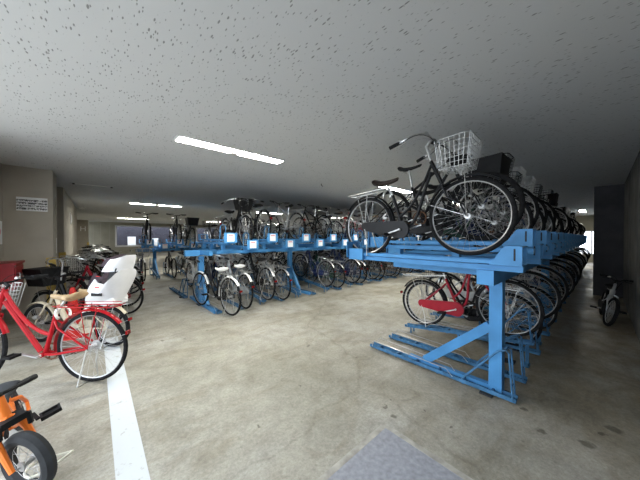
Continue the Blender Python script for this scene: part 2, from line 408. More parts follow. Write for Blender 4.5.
# smoke detector, conduit, ceiling stain hook
t = obj('smoke_detector', MB().lathe([(0, 0), (.10, 0), (.10, -.04), (.075, -.075), (0, -.08)], (-.38, 14.2, CEIL), 20), M['white'])
tag(t, 'round white smoke detector on the ceiling near the left wall', 'smoke detector')
cv = empty('ceiling_slot', (.08, 8.05, CEIL)); tag(cv, 'narrow ceiling slot with two dark end clips', 'ceiling fitting')
obj('strip', MB().box(-.42, .22, -.012, .012, -.012, 0), M['housing'], cv, False)
for x in (-.45, .22): obj('clip', MB().box(x, x+.04, -.03, .03, -.02, 0), M['dgrey'], cv, False)
tag(obj('ceiling_hook', MB().tube([(3.9, 4.3, CEIL), (3.9, 4.3, CEIL-.03), (3.97, 4.33, CEIL-.045)], .008, 6), M['dgrey']), 'small dark hook on the ceiling above the upper rack', 'hook')

# ------------------------------------------------------------------ signs
CJK = None
def text(s, size, m, parent, loc, rot, name='lettering', off=.0008):
    cu = bpy.data.curves.new(name, 'FONT'); cu.body = s; cu.size = size; cu.extrude = .0008; cu.offset = off
    cu.align_x = 'CENTER'; cu.align_y = 'CENTER'; cu.space_line = 1.45
    cu.materials.append(m); o = bpy.data.objects.new(name, cu); COL.objects.link(o); o.parent = parent
    bpy.context.view_layer.update()
    me = bpy.data.meshes.new_from_object(o.evaluated_get(bpy.context.evaluated_depsgraph_get())); bpy.data.objects.remove(o)
    if not me.materials: me.materials.append(m)
    o = bpy.data.objects.new(name, me); COL.objects.link(o); o.parent = parent
    o.location = loc; o.rotation_euler = rot; return o
sg = empty('wall_sign', (-.82, 6.75, 2.0)); tag(sg, 'white rectangular sign with four lines of black Japanese writing on pier', 'sign')
obj('sign_board', MB().box(-.185, .185, -.012, 0, -.12, .12), M['card'], sg, False)
text('駐輪場内での盗難・破損\n等事故には責任を負いま\nせん必ず鍵をかけて指定\nの場所に駐輪して下さい', .033, M['ink'], sg, (0, -.0135, -.012), (PI/2, 0, 0), 'lettering', .003)
s2 = empty('wall_sign', (WL, 6.42, 1.49)); tag(s2, 'white sign with a red emblem at the picture edge on the left wall', 'sign')
obj('sign_board', MB().box(0, .01, -.2, .2, -.19, .19), M['card'], s2, False)
obj('emblem', MB().lathe([(0, 0), (.05, 0), (.05, .002), (0, .002)], (.01, .05, .02), 16, 'x'), M['pink'], s2, False)
s3 = empty('wall_sign', (-.57, 11, 2.0)); tag(s3, 'white crescent arrow sign seen edge-on on the long left wall', 'sign')
obj('crescent', MB().tube([(.01, .25*math.cos(a), .23*math.sin(a)) for a in [-.9+i*.15 for i in range(13)]], [.008+.022*math.sin(PI*i/12) for i in range(13)], 6), M['card'], s3)
s4 = empty('wall_sign', (-.62, 25, 2.0)); tag(s4, 'white letter sign on the farthest left column', 'sign')
text('H', .5, M['card'], s4, (0, -.01, 0), (PI/2, 0, 0))
s5 = empty('wall_sign', (-.57, 7.15, 1.3)); tag(s5, 'tall narrow white strip on the side of the signed pier', 'sign')
obj('strip', MB().box(0, .008, -.03, .03, -.25, .9), M['wall_far'], s5, False); obj('sticker', MB().box(.008, .01, -.03, .03, -.2, .1), M['card'], s5, False)
# yellow corner guards and red cabinet
for (x, y, lab) in ((-.57, 6.75, 'yellow foam guard on the corner of the signed pier'), (-.57, 8.9, 'yellow foam guard on the corner of the second pier'), (-.33, 25, 'yellow foam guard on the farthest left column')):
    tag(obj('corner_guard', MB().box(x-.09, x+.03, y-.03, y, 0, 1.04).box(x, x+.03, y, y+.09, 0, 1.04), M['bollard'], None, False), lab, 'corner guard', 'yellow corner guards')
cb = empty('fire_cabinet', (-.99, 5.8, 0)); tag(cb, 'red metal cabinet mounted on the left wall', 'cabinet')
obj('cabinet_body', MB().box(-.15, .14, -.28, .3, .66, 1.02), M['redbox'], cb, False)
obj('lid', MB().box(-.15, .16, -.30, .32, 1.02, 1.05), M['redbox'], cb, False)
obj('door', MB().box(.14, .152, -.25, .27, .69, .99), M['redbox'], cb, False)
obj('handle', MB().tube([(.152, -.18, .8), (.18, -.18, .8), (.18, -.18, .9), (.152, -.18, .9)], .006, 6), M['alu'], cb)

# ------------------------------------------------------------------ bicycle builder
class Bike:
    """collects parts (name, mesh, material, parent part name)"""
    def __init__(s): s.parts = []
    def p(s, name, mb, m, parent=None): s.parts.append((name, mb, M[m], parent)); return len(s.parts)-1

def saddle_mb(x, z, L=.26, W=.11, tail=.05):
    mb = MB(); secs = []; n = 14
    for t in [0, .04, .12, .25, .4, .55, .7, .85, .95, 1]:
        hw = W*(1-.80*min(1, max(0, (t-.12)/.5))**.8) if t > .12 else W*(.72+.28*t/.12)
        if t in (0, 1): hw *= .55
        zt = z + .012*(1-t) - .012*math.sin(PI*t) + (.016 if t < .15 else 0); th = tail*(1-.5*t)*(1 if t not in (0, 1) else .6)
        ring = []
        for j in range(n):
            a = 2*PI*j/n; ring.append((x+(t-.45)*L, hw*math.cos(a), zt - th/2 + th/2*math.sin(a)*(1 if math.sin(a) > 0 else 1)))
        secs.append(ring)
    mb.loft(secs); return mb

def wheel_parts(B, name, cx, R, tr, rimmat, tiremat, nsp=32, hubr=.02, spk='spoke'):
    w_ = B.p(name, MB().ring([(R-tr*1.6, -.011), (R-tr*1.6-.014, 0), (R-tr*1.6, .011), (R-tr*.8, .012), (R-tr*.8, -.012)], (cx, 0, R), 44), rimmat)
    B.p('tire', MB().ring([(R-tr+tr*math.cos(a), tr*math.sin(a)) for a in [2*PI*i/8 for i in range(8)]], (cx, 0, R), 44), tiremat, w_)
    sp = MB()
    for i in range(nsp):
        a = 2*PI*i/nsp; sgn = 1 if i % 2 else -1; aa = a + (1.1 if (i//2) % 2 else -1.1)
        sp.tube([(cx+hubr*math.cos(aa), sgn*.028, R+hubr*math.sin(aa)), (cx+(R-tr*1.6-.004)*math.cos(a), 0, R+(R-tr*1.6-.004)*math.sin(a))], .0013, 3)
    B.p('spokes', sp, spk, w_)
    B.p('hub', MB().lathe([(0, -.05), (.006, -.05), (.006, -.034), (hubr+.006, -.032), (hubr+.006, -.026), (.014, -.022), (.014, .022), (hubr+.006, .026), (hubr+.006, .032), (.006, .034), (.006, .05), (0, .05)], (cx, 0, R), 14, 'y'), 'alu', w_)
    return w_

def fender_mb(cx, R, r, wd, a0, a1):
    return MB().ring([(r, -wd/2), (r+.008, -wd*.3), (r+.012, 0), (r+.008, wd*.3), (r, wd/2), (r-.003, wd/2), (r+.005, 0), (r-.003, -wd/2)], (cx, 0, R), 26, a0, a1)

def wire_basket(x0, x1, z0, z1, wb, wt, r=.0022, nx=5, ny=6, nz=5, lean=.05, seg=None):
    """wire basket; bottom rectangle x0..x1, top wider"""
    mb = MB()
    def P(fx, fy, t):   # fx 0..1, fy -1..1
        gx = .03*t
        return (x0-gx*.3 + fx*((x1-x0)+gx*.3+lean*t), fy*(wb+(wt-wb)*t), z0+(z1-z0)*t)
    def loopat(t, rr):
        pts = []
        for fx, fy in ((0, -1), (1, -1), (1, 1), (0, 1)): pts.append((fx, fy))
        out = []
        for i in range(4):
            a, b = pts[i], pts[(i+1) % 4]
            for q in (.16, .3, .5, .7, .84): out.append(P(a[0]+(b[0]-a[0])*q, a[1]+(b[1]-a[1])*q, t))
        mb.tube(out, rr, 4, True)
    for k in range(nz+1): loopat(k/nz, r*1.9 if k == nz else r)
    for i in range(nx+1):
        f_ = i/nx; mb.tube([P(f_, -1, 1), P(f_, -1, 0), P(f_, 1, 0), P(f_, 1, 1)], r, 4)
    for i in range(ny+1):
        f_ = -1+2*i/ny; mb.tube([P(0, f_, 1), P(0, f_, 0), P(1, f_, 0), P(1, f_, 1)], r, 4)
    return mb

def child_seat(B, x, z, m='shell', s=1., cushion='dgrey'):
    """rear child seat facing +x, leaning back, standing on the rack at height z"""
    def shell(z0, z1, wf, df, th, n=9, ns=18, am=1.5, dip=.0, lean=.42, wing=0.):
        mb = MB(); secs = []
        for i in range(n+1):
            t = i/n; ring = []; W, D = wf(t), df(t); zz = z0+(z1-z0)*t; cx = x+.06-lean*(zz-z)
            for off, rng in ((0, range(ns+1)), (th, range(ns, -1, -1))):
                for j in rng:
                    a = -am + 2*am*j/ns; e = abs(math.sin(a))
                    ring.append((cx - (D-off)*math.cos(a)*(1 if math.cos(a) > 0 else 1.6), (W-off)*math.copysign(e**.75, math.sin(a)), zz - dip*t*e**3))
            secs.append(ring)
        return mb.loft(secs)
    h = .36*s
    c = B.p('child_seat', shell(z+.02, z+.02+h, lambda t: s*(.125+.07*math.sin(PI*min(1, t*1.1)*.6)), lambda t: s*(.19-.05*t), .012, am=2.1, dip=.17), m)
    B.p('seat_base', MB().loft([[(x+s*a*.17+.04, s*b*.12, zz) for a, b in ((-1, -.8), (-.6, -1), (.8, -1), (1.1, -.6), (1.1, .6), (.8, 1), (-.6, 1), (-1, .8))] for zz in (z-.02, z+.04, z+.07)]), m, c)
    B.p('headrest', shell(z+.02+h-.02, z+.02+h+.16*s, lambda t: s*(.155-.03*t*t), lambda t: s*(.125-.01*t), .016, 6, 16, 1.75, .05), m, c)
    B.p('cushion', MB().loft([[(x+.03-.42*(.06+h*t)+dx, yy*s*(.13+.02*t), z+.06+h*t*.95) for dx, yy in ((-.07, -.8), (-.07, .8), (.0, .8), (.0, -.8))] for t in (0, .3, .6, 1)]), cushion, c)
    for sg_ in (-1, 1):
        B.p('strap_slot', MB().bar((x-.10, sg_*.176*s, z+.13), (x+.03, sg_*.186*s, z+.13), .012, .035), 'dgrey', c)
        B.p('footrest', MB().tube([(x+.10, sg_*.10*s, z+.04), (x+.18, sg_*.17*s, z-.12), (x+.26, sg_*.17*s, z-.18)], [.022, .02, .02], 6, flat=.6), m, c)
    B.p('mark', MB().bar((x-.09, .188*s, z+.22), (x-.03, .190*s, z+.22), .012, .012), 'redink', c)
    return c

def make_bike(R=.345, wb=1.09, frame='blk', style='city', bars='swept', barz=1.03, basket='wire', rack='chrome', case='blk', fender='alu',
              sad='brown', sadz=.82, rim='rim', tire='rubber', tr=.019, seat=None, stand=True, grip='blkplastic', nsp=32, steer=0., rear_basket=None, bz=None, sadx=0., bw=1., bwid=0., bh=.25, light='lens', mudflap=None, ft=.0155):
    B = Bike(); ra = -.51; fa = ra+wb; bb = (-.045, 0, .275 if R > .3 else max(R*.85, .2))
    k = R/.345; hb = Vector((fa-.215*min(1, k+.1), 0, .69 if R > .3 else R*2+.035)); ht = hb + Vector((-.085, 0, .22 if R > .3 else .15))
    st_top = Vector((-.155, 0, .66 if sadz > .74 else sadz-.14))
    ax = Vector((ra, 0, R))
    F = MB(); ft = ft
    if style == 'city':
        F.tube(bez(ht-Vector((0, 0, .10)), ht+Vector((-.14, 0, -.35)), (bb[0]+.20, 0, bb[2]+.06), bb, 12), ft, 8)
        F.tube(bez(ht-Vector((0, 0, .03)), ht+Vector((-.13, 0, -.30)), (bb[0]+.10, 0, bb[2]+.22), (bb[0]-.04, 0, bb[2]+.14), 12), ft*.82, 8)
    elif style == 'loop':
        F.tube([ht-Vector((0, 0, .12)), (bb[0]+.04, 0, bb[2]+.02)], ft*1.2, 8)
        F.tube(bez(ht-Vector((0, 0, .03)), ht+Vector((-.12, 0, -.26)), (bb[0]+.10, 0, bb[2]+.20), (bb[0]-.055, 0, bb[2]+.19), 12), ft*.9, 8)
    elif style == 'low':   # thick single beam
        F.tube(bez(ht-Vector((0, 0, .06)), ht+Vector((-.10, 0, -.30)), (bb[0]+.25, 0, bb[2]+.04), bb, 12), ft*2, 8)
    else:                  # diamond
        F.tube([ht-Vector((-.01, 0, .12)), bb], ft*1.1, 8); F.tube([ht-Vector((0, 0, .03)), st_top-Vector((0, 0, .05))], ft, 8)
    F.tube([hb, ht], ft*1.2, 8); F.tube([bb, st_top], ft*1.02, 8)
    F.tube([(bb[0], -.04, bb[2]), (bb[0], .04, bb[2])], .024, 10)
    for s_ in (-1, 1):
        F.tube([(bb[0], s_*.02, bb[2]), (bb[0]-.12, s_*.045, bb[2]+.01), (ra, s_*.058, R)], ft*.62, 6)
        F.tube([st_top+Vector((0, s_*.012, -.06)), st_top+Vector((-.06, s_*.045, -.12)), (ra, s_*.058, R)], ft*.5, 6)
    B.p('frame', F, frame)
    wheel_parts(B, 'rear_wheel', ra, R, tr, rim, tire, nsp)
    B.p('saddle', saddle_mb(st_top.x-.035-sadx, sadz, .29, .12 if style != 'diamond' else .08, .075 if style != 'diamond' else .055), sad)
    si = len(B.parts)-1
    B.p('seat_post', MB().tube([st_top, st_top+Vector((-.03-sadx, 0, sadz-st_top.z-.03))], .012, 8).tube([(st_top.x-.10, -.035, sadz-.05), (st_top.x-.06, 0, sadz-.075), (st_top.x-.10, .035, sadz-.05)], .005, 5), 'chrome', si)
    if tr < .03 and fender:
        B.p('rear_fender', fender_mb(ra, R, R+.016, .05, -.12, 2.45), fender)
        fs = MB()
        for s_ in (-1, 1): fs.tube([(ra, s_*.055, R), (ra-(R+.016)*.93, s_*.024, R+(R+.016)*.36)], .002, 4)
        B.p('fender_stay', fs, 'spoke')
        B.p('reflector', MB().box(ra-(R+.016)*.93-.022, ra-(R+.016)*.93-.004, -.022, .022, R+(R)*.36, R+R*.36+.035), 'refl')
    # chain case, crank
    if case:
        r1, r2 = .092, .05; c1, c2 = Vector((bb[0], bb[2])), Vector((ra+.01, R)); dvec = (c2-c1); L_ = dvec.length; th = math.atan2(dvec.y, dvec.x)
        al = math.acos((r1-r2)/L_); poly = []
        for i in range(15): a = th+al + (2*PI-2*al)*i/14; poly.append((c1.x+r1*math.cos(a), c1.y+r1*math.sin(a)))
        for i in range(9): a = th-al + 2*al*i/8; poly.append((c2.x+r2*math.cos(a), c2.y+r2*math.sin(a)))
        B.p('chain_case', MB().prism(poly, -.072, -.042), case)
    else:
        c = MB().ring([(.085, -.052), (.085, -.048), (.07, -.048), (.07, -.052)], (bb[0], 0, bb[2]), 24)
        for i in range(5): a = 2*PI*i/5; c.bar((bb[0], -.05, bb[2]), (bb[0]+.075*math.cos(a), -.05, bb[2]+.075*math.sin(a)), .004, .014, (0, 1, 0))
        c.tube([(bb[0], -.05, bb[2]+.085), (ra, -.05, R+.035)], .004, 4); c.tube([(bb[0], -.05, bb[2]-.085), (ra+.02, -.05, R-.035)], .004, 4)
        B.p('chain', c, 'rust'); B.p('cassette', MB().lathe([(0, -.055), (.035, -.055), (.048, -.04), (0, -.035)], (ra, 0, R), 16, 'y'), 'alu')
    cl = .16*min(1, k+.08); ca = .25
    cr = B.p('crank', MB().bar((bb[0], -.09, bb[2]), (bb[0]-cl*math.cos(ca), -.10, bb[2]-cl*math.sin(ca)), .012, .022, (0, 1, 0)).bar((bb[0], .075, bb[2]), (bb[0]+cl*math.cos(ca), .085, bb[2]+cl*math.sin(ca)), .012, .022, (0, 1, 0))
             .tube([(bb[0], -.095, bb[2]), (bb[0], .08, bb[2])], .012, 8), 'alu')
    for s_ in (-1, 1):
        px, pz = bb[0]+s_*cl*math.cos(ca), bb[2]+s_*cl*math.sin(ca); y0 = s_*.10; y1 = s_*.19
        pm = MB().box(px-.04, px-.028, min(y0, y1), max(y0, y1), pz-.012, pz+.012).box(px+.028, px+.04, min(y0, y1), max(y0, y1), pz-.012, pz+.012)
        pm.box(px-.04, px+.04, min(y0, y0+s_*.012), max(y0, y0+s_*.012), pz-.010, pz+.010).box(px-.04, px+.04, min(y1, y1-s_*.012), max(y1, y1-s_*.012), pz-.010, pz+.010)
        pm.tube([(px, y0, pz), (px, y1, pz)], .009, 6)
        B.p('pedal', pm, 'blkplastic', cr)
    # rack
    if rack:
        zr = 2*R+.055 if not seat or R > .3 else 2*R+.05; rb = MB()
        pts = [(st_top.x+.01, -.02, zr+.0)] + [(-.28, -.055, zr), (ra-.22, -.06, zr), (ra-.27, -.03, zr+.004), (ra-.27, .03, zr+.004), (ra-.22, .06, zr), (-.28, .055, zr), (st_top.x+.01, .02, zr)]
        rb.tube(pts, .0055, 6)
        for x in (-.30, -.42, -.54, -.66): rb.tube([(x, -.057, zr), (x, .057, zr)], .004, 5)
        for s_ in (-1, 1): rb.tube([(ra, s_*.06, R), (ra-.10, s_*.06, zr)], .0045, 5); rb.tube([(ra, s_*.06, R), (ra+.06, s_*.06, zr)], .0035, 5)
        rb.tube([(ra-.25, -.05, zr+.03), (-.32, -.05, zr+.03), (-.32, .05, zr+.03), (ra-.25, .05, zr+.03)], .003, 5)
        B.p('rear_rack', rb, rack)
    if seat: child_seat(B, ra+.02, (2*R+.07), *seat)
    if rear_basket:
        b_ = wire_basket(ra-.24, ra+.12, 2*R+.07, 2*R+.33, .15, .19, .003)
        B.p('rear_basket', b_, rear_basket)
    if stand:
        sm = MB()
        for s_ in (-1, 1): sm.tube([(ra, s_*.065, R), (ra+.035, s_*.075, R*.5), (ra+.05, s_*.11, .008)], .006, 6)
        sm.tube([(ra+.05, -.11, .008), (ra+.05, .11, .008)], .006, 6)
        B.p('kickstand', sm, 'chrome')
        B.p('ring_lock', MB().ring([(.075, -.008), (.075, .008), (.058, .008), (.058, -.008)], (0, 0, 0), 16, -.6, 3.75).xf(Matrix.Translation((-.225, 0, 2*R-.02)) @ Matrix.Rotation(PI/2, 4, 'Z') @ Matrix.Rotation(.3, 4, 'X')), 'chrome')
    # ---- steering assembly, turned by steer about the head axis
    n0 = len(B.parts)
    K = MB(); cr_ = hb+Vector((.012, 0, -.03))
    K.tube([ht+Vector((0, 0, .01)), hb, cr_], ft*.85, 8)
    for s_ in (-1, 1):
        K.tube([cr_+Vector((0, 0, .01)), cr_+Vector((.012, s_*.05, -.01)), cr_+Vector((.05, s_*.055, -.12*k)), (fa-.05, s_*.053, R+.12*k), (fa, s_*.052, R)], [ft*.75, ft*.8, ft*.7, ft*.55, ft*.5], 6)
    B.p('fork', K, frame if style != 'city' or frame in ('red', 'beige') else frame)
    wheel_parts(B, 'front_wheel', fa, R, tr, rim, tire, nsp)
    if tr < .03 and fender:
        B.p('front_fender', fender_mb(fa, R, R+.016, .05, .85, 2.75), fender)
        fs = MB()
        for s_ in (-1, 1): fs.tube([(fa, s_*.055, R), (fa-(R+.016)*.9, s_*.024, R-(R+.016)*-.40)], .002, 4)
        B.p('fender_stay', fs, 'spoke')
    stt = Vector((ht.x-.04, 0, max(barz-.06, ht.z+.04)))
    H = MB(); H.tube([ht, stt], .012, 8)
    if bars == 'swept':
        c0 = stt+Vector((.05, 0, .045)); pL = []
        for s_ in (-1, 1):
            pts = bez(c0, c0+Vector((.03, s_*.09, .03)), c0+Vector((-.02, s_*.22, .02)), c0+Vector((-.14, s_*.27, -.035)), 9) + [c0+Vector((-.24, s_*.285, -.06))]
            H.tube(pts, .011, 8)
            pL.append((pts[-2]*.6+pts[-1]*.4, pts[-1]+(pts[-1]-pts[-2]).normalized()*.045))
        H.tube([stt-Vector((0, 0, .02)), c0], .015, 8)
    else:
        c0 = stt+Vector((.05, 0, .02)); pL = []
        for s_ in (-1, 1):
            pts = [c0, c0+Vector((0, s_*.06*bw, .004)), c0+Vector((-.015, s_*.12*bw, .035)), c0+Vector((-.05, s_*.27*bw, .04))]
            H.tube(pts, .011, 8); pL.append((c0+Vector((-.035, s_*.20*bw, .0375)), c0+Vector((-.053, s_*.31*bw, .041))))
        H.tube([stt-Vector((0, 0, .01)), c0], .016, 8)
    h_ = B.p('handlebar', H, 'chrome' if bars == 'swept' else 'blk')
    for (a, b) in pL:
        B.p('grip', MB().tube([a, a*.5+b*.5, b], [.0165, .018, .0175], 8), grip, h_)
        d_ = (b-a).normalized(); s_ = 1 if a.y > 0 else -1
        B.p('brake_lever', MB().tube([a-d_*.04, a-d_*.03+Vector((.03, 0, -.025)), a+d_*.05+Vector((.045, 0, -.035))], [.009, .006, .004], 6).box(a.x-.022, a.x+.018, a.y-.012, a.y+.012, a.z-.014, a.z+.014), 'alu' if bars == 'swept' else 'blkplastic', h_)
    B.p('brake_cable', MB().tube(bez(pL[0][0]+Vector((.03, 0, -.01)), pL[0][0]+Vector((.18, .02, .08)), stt+Vector((.16, 0, .10)), hb+Vector((.02, 0, .06)), 10), .0028, 5)
        .tube(bez(pL[1][0]+Vector((.03, 0, -.01)), pL[1][0]+Vector((.20, -.02, .06)), stt+Vector((.14, .02, .06)), hb+Vector((-.02, .02, .08)), 10), .0028, 5), 'blkplastic', h_)
    B.p('bell', MB().lathe([(0, 0), (.022, 0), (.022, .01), (.012, .022), (0, .024)], c0+Vector((-.01, -.09, .03)), 12), 'chrome', h_)
    if basket:
        bz = bz or (max(2*R+.085, hb.z+.07) if R > .3 else hb.z+.07); x0 = hb.x+.03
        mm = {'wire': 'wire', 'black': 'blkplastic', 'bin': 'blkplastic', 'dark': 'dgrey'}[basket]
        if basket == 'bin':
            bk = MB().loft([[(x0+a*(1+.0)-.02*t+lx*t, yy*(.15+.05*t), bz+.27*t) for a, yy, lx in ((0, -1, 0), (.27, -1, .06), (.27, 1, .06), (0, 1, 0))] for t in (0, .25, .5, .75, 1)])
            bi = B.p('basket', bk, mm); B.p('basket_rim', MB().tube([(x0-.02, -.2, bz+.27), (x0+.31, -.2, bz+.27), (x0+.31, .2, bz+.27), (x0-.02, .2, bz+.27)], .01, 6, True), mm, bi)
        else:
            B.p('basket', wire_basket(x0, x0+.23, bz, bz+bh, .13+bwid, .178+bwid, .0021 if basket == 'wire' else .0028, 7, 8, 6), mm)
        sm = MB()
        for s_ in (-1, 1): sm.tube([(fa, s_*.058, R), (x0+.20, s_*.10, bz)], .003, 5)
        sm.tube([ht, (x0+.02, 0, bz+.1)], .006, 5)
        B.p('basket_stay', sm, 'spoke')
    if light:
        B.p('headlight', MB().lathe([(0, -.03), (.02, -.03), (.028, .01), (.026, .03), (0, .034)], (fa-.06, .075, R+.10), 12, 'x'), 'alu')
    if steer:
        axv = (ht-hb).normalized(); T_ = Matrix.Translation(hb) @ Matrix.Rotation(steer, 4, axv) @ Matrix.Translation(-hb)
        for q in range(n0, len(B.parts)): B.parts[q][1].xf(T_)
    return B

def build_tree(B, name='bicycle'):
    root = empty(name); obs = []
    for (n, mb, m, par) in B.parts:
        if not mb.v: obs.append(None); continue
        o = obj(n, mb, m, root if par is None else obs[par]); obs.append(o)
    return root
def build_merged(B, name='bicycle'):
    all_ = MB(); mats = []; idx = []
    for (n, mb, m, par) in B.parts:
        if m not in mats: mats.append(m)
        all_.add(mb.v, mb.f); idx += [mats.index(m)]*len(mb.f)
    return mesh_of(name, all_, mats, idx)

DESC = {}
PROTO = {}; LOD = {}
def kind(key, desc, name='bicycle', **kw):
    B = make_bike(**kw); DESC[key] = (desc, name); PROTO[key] = [B, None, None]
def tilt_matrix(u, v, z, rz, pitch=0, roll=0):
    return Matrix.Translation((u, v, z)) @ Matrix.Rotation(rz, 4, 'Z') @ Matrix.Rotation(-pitch, 4, 'Y') @ Matrix.Rotation(roll, 4, 'X')
def place(key, u, v, z, rz, label, group, pitch=0, roll=0, far=False, cat='bicycle'):
    B, tree, me = PROTO[key]; name = DESC[key][1]
    if far:
        if me is None: me = PROTO[key][2] = build_merged(B, name)
        o = bpy.data.objects.new(name, me); COL.objects.link(o)
    else:
        if tree is None: o = PROTO[key][1] = build_tree(B, name)
        else: o = copy_tree(tree)
    o.location = (u, v, z); o.rotation_mode = 'XYZ'
    o.rotation_euler = (Matrix.Rotation(rz, 4, 'Z') @ Matrix.Rotation(-pitch, 4, 'Y') @ Matrix.Rotation(roll, 4, 'X')).to_euler()
    tag(o, label, cat, group); return o

kind('hero', 'black bicycle with silver basket', frame='blk', basket='wire', rack='chrome', case='blk', fender='blk', sad='brown', sadz=.845, sadx=.05, barz=1.14, steer=.03)
kind('crimson', 'crimson city bicycle with red chain case', frame='dred', basket='wire', case='dred', fender='blk', sad='brown', R=.325, sadz=.80, wb=1.0)
kind('redcity', 'bright red city bicycle', frame='red', style='loop', basket='wire', rack='red', case=None, fender='red', sad='tan', sadz=.86, sadx=.08, ft=.019, wb=1.15, bars='flat', barz=.97, bz=.70, bwid=.05, bh=.24, steer=-.12)
kind('silver', 'silver city bicycle with white saddle', frame='silverp', basket='wire', fender='whitep', sad='whitep', case='silverp', R=.335)
kind('mixed', 'black and white city bicycle with white saddle', frame='blk', basket=None, fender='whitep', sad='whitep', case='blk', R=.335)
kind('white', 'white city bicycle', frame='whitep', basket='black', fender='whitep', sad='brown', case='whitep', R=.335)
kind('black', 'black city bicycle', frame='blk', basket='black', fender='alu', sad='blkplastic', case='blk', R=.335, style='loop')
kind('blackbin', 'black bicycle with a dark front bin', frame='blk', basket='bin', fender='blk', sad='blkplastic', case='blk', R=.335, style='loop')
kind('navy', 'navy city bicycle', frame='navy', basket='wire', fender='alu', sad='blkplastic', case='navy', R=.335)
kind('green', 'dark green city bicycle', frame='green', basket='dark', fender='alu', sad='brown', case='green', R=.335, style='loop')
kind('brown', 'brown city bicycle', frame='brownp', basket='wire', fender='alu', sad='tan', case='brownp', R=.335)
kind('sport', 'black flat-bar bicycle', frame='blk', style='diamond', bars='flat', basket=None, rack=None, case=None, fender=None, sad='blkplastic', sadz=.92, barz=1.0, rim='blk', R=.34, stand=False, tr=.02)
kind('greysport', 'silver flat-bar bicycle with rear rack', frame='silverp', style='diamond', bars='flat', basket=None, rack='chrome', case=None, fender='alu', sad='blkplastic', sadz=.88, barz=1.02, R=.34, stand=False)
kind('carrier', 'black electric bicycle with covered front basket and dark rear child seat', frame='blk', style='low', R=.27, wb=1.10, basket='bin', case='blk', fender='blk', sad='blkplastic', sadz=.80, seat=('purple', 1.0, 'purple'), tr=.024, barz=1.08)
kind('beigeseat', 'beige small-wheeled bicycle with a white rear child seat', frame='beige', style='low', R=.26, wb=1.10, basket=None, case='beige', fender='beige', sad='tan', sadz=.74, seat=('shell', 1.12), tr=.024, barz=.92, bars='flat')
kind('kids', "child's dark bicycle", name='kids_bicycle', frame='silverp', style='diamond', bars='flat', R=.235, wb=.80, basket=None, rack=None, case='blkplastic', fender=None, sad='blkplastic', sadz=.58, barz=.70, bw=.62, steer=.15, stand=False, tr=.024, rim='alu', light=None)

# ------------------------------------------------------------------ two-tier racks
def rack_frame(s, v_back, posts, u0, u1, label, both=False, zt=1.15):
    """s = direction (in V) from the posts towards the loading side; v_back = V of the post line"""
    t = empty('bicycle_rack_frame', ((u0+u1)/2, v_back, 0)); tag(t, label, 'bicycle rack', 'two-tier rack frames'); ox = (u0+u1)/2
    def bx(mb, a, b, c, d_, e, f): mb.box(a-ox, b-ox, min(c*s, d_*s), max(c*s, d_*s), e, f)
    for u in posts:
        p = MB(); bx(p, u-.05, u+.05, -.05, .05, .012, zt-.12); obj('post', p, M['blue'], t, False)
        p = MB(); bx(p, u-.075, u+.075, -.085, .085, 0, .012); obj('base_plate', p, M['dgrey'], t, False)
        p = MB(); bx(p, u-.03, u+.03, .05, .85, .0, .055); obj('foot', p, M['blue'], t, False)
        obj('brace', MB().bar((u-ox, s*(.42 if both else .66), .06), (u-ox, s*.05, .60), .05, .085), M['blue'], t, False)
        if both:
            p = MB(); bx(p, u-.03, u+.03, -.05, -.75, .0, .055); obj('foot', p, M['blue'], t, False)
            obj('brace', MB().bar((u-ox, -s*.42, .06), (u-ox, -s*.05, .60), .05, .085), M['blue'], t, False)
    p = MB(); bx(p, u0, u1, -.06, .06, zt-.12, zt); obj('rear_beam', p, M['blue'], t, False)
    p = MB(); bx(p, u0+.42, u1, .60 if both else 1.02, .66 if both else 1.08, zt-.06, zt); obj('front_beam', p, M['blue'], t, False)
    for u in posts:
        p = MB(); bx(p, u-.03, u+.03, .05, .62 if both else 1.05, zt-.09, zt-.01); obj('arm', p, M['blue'], t, False)
    return t
TRAY_L = 1.70
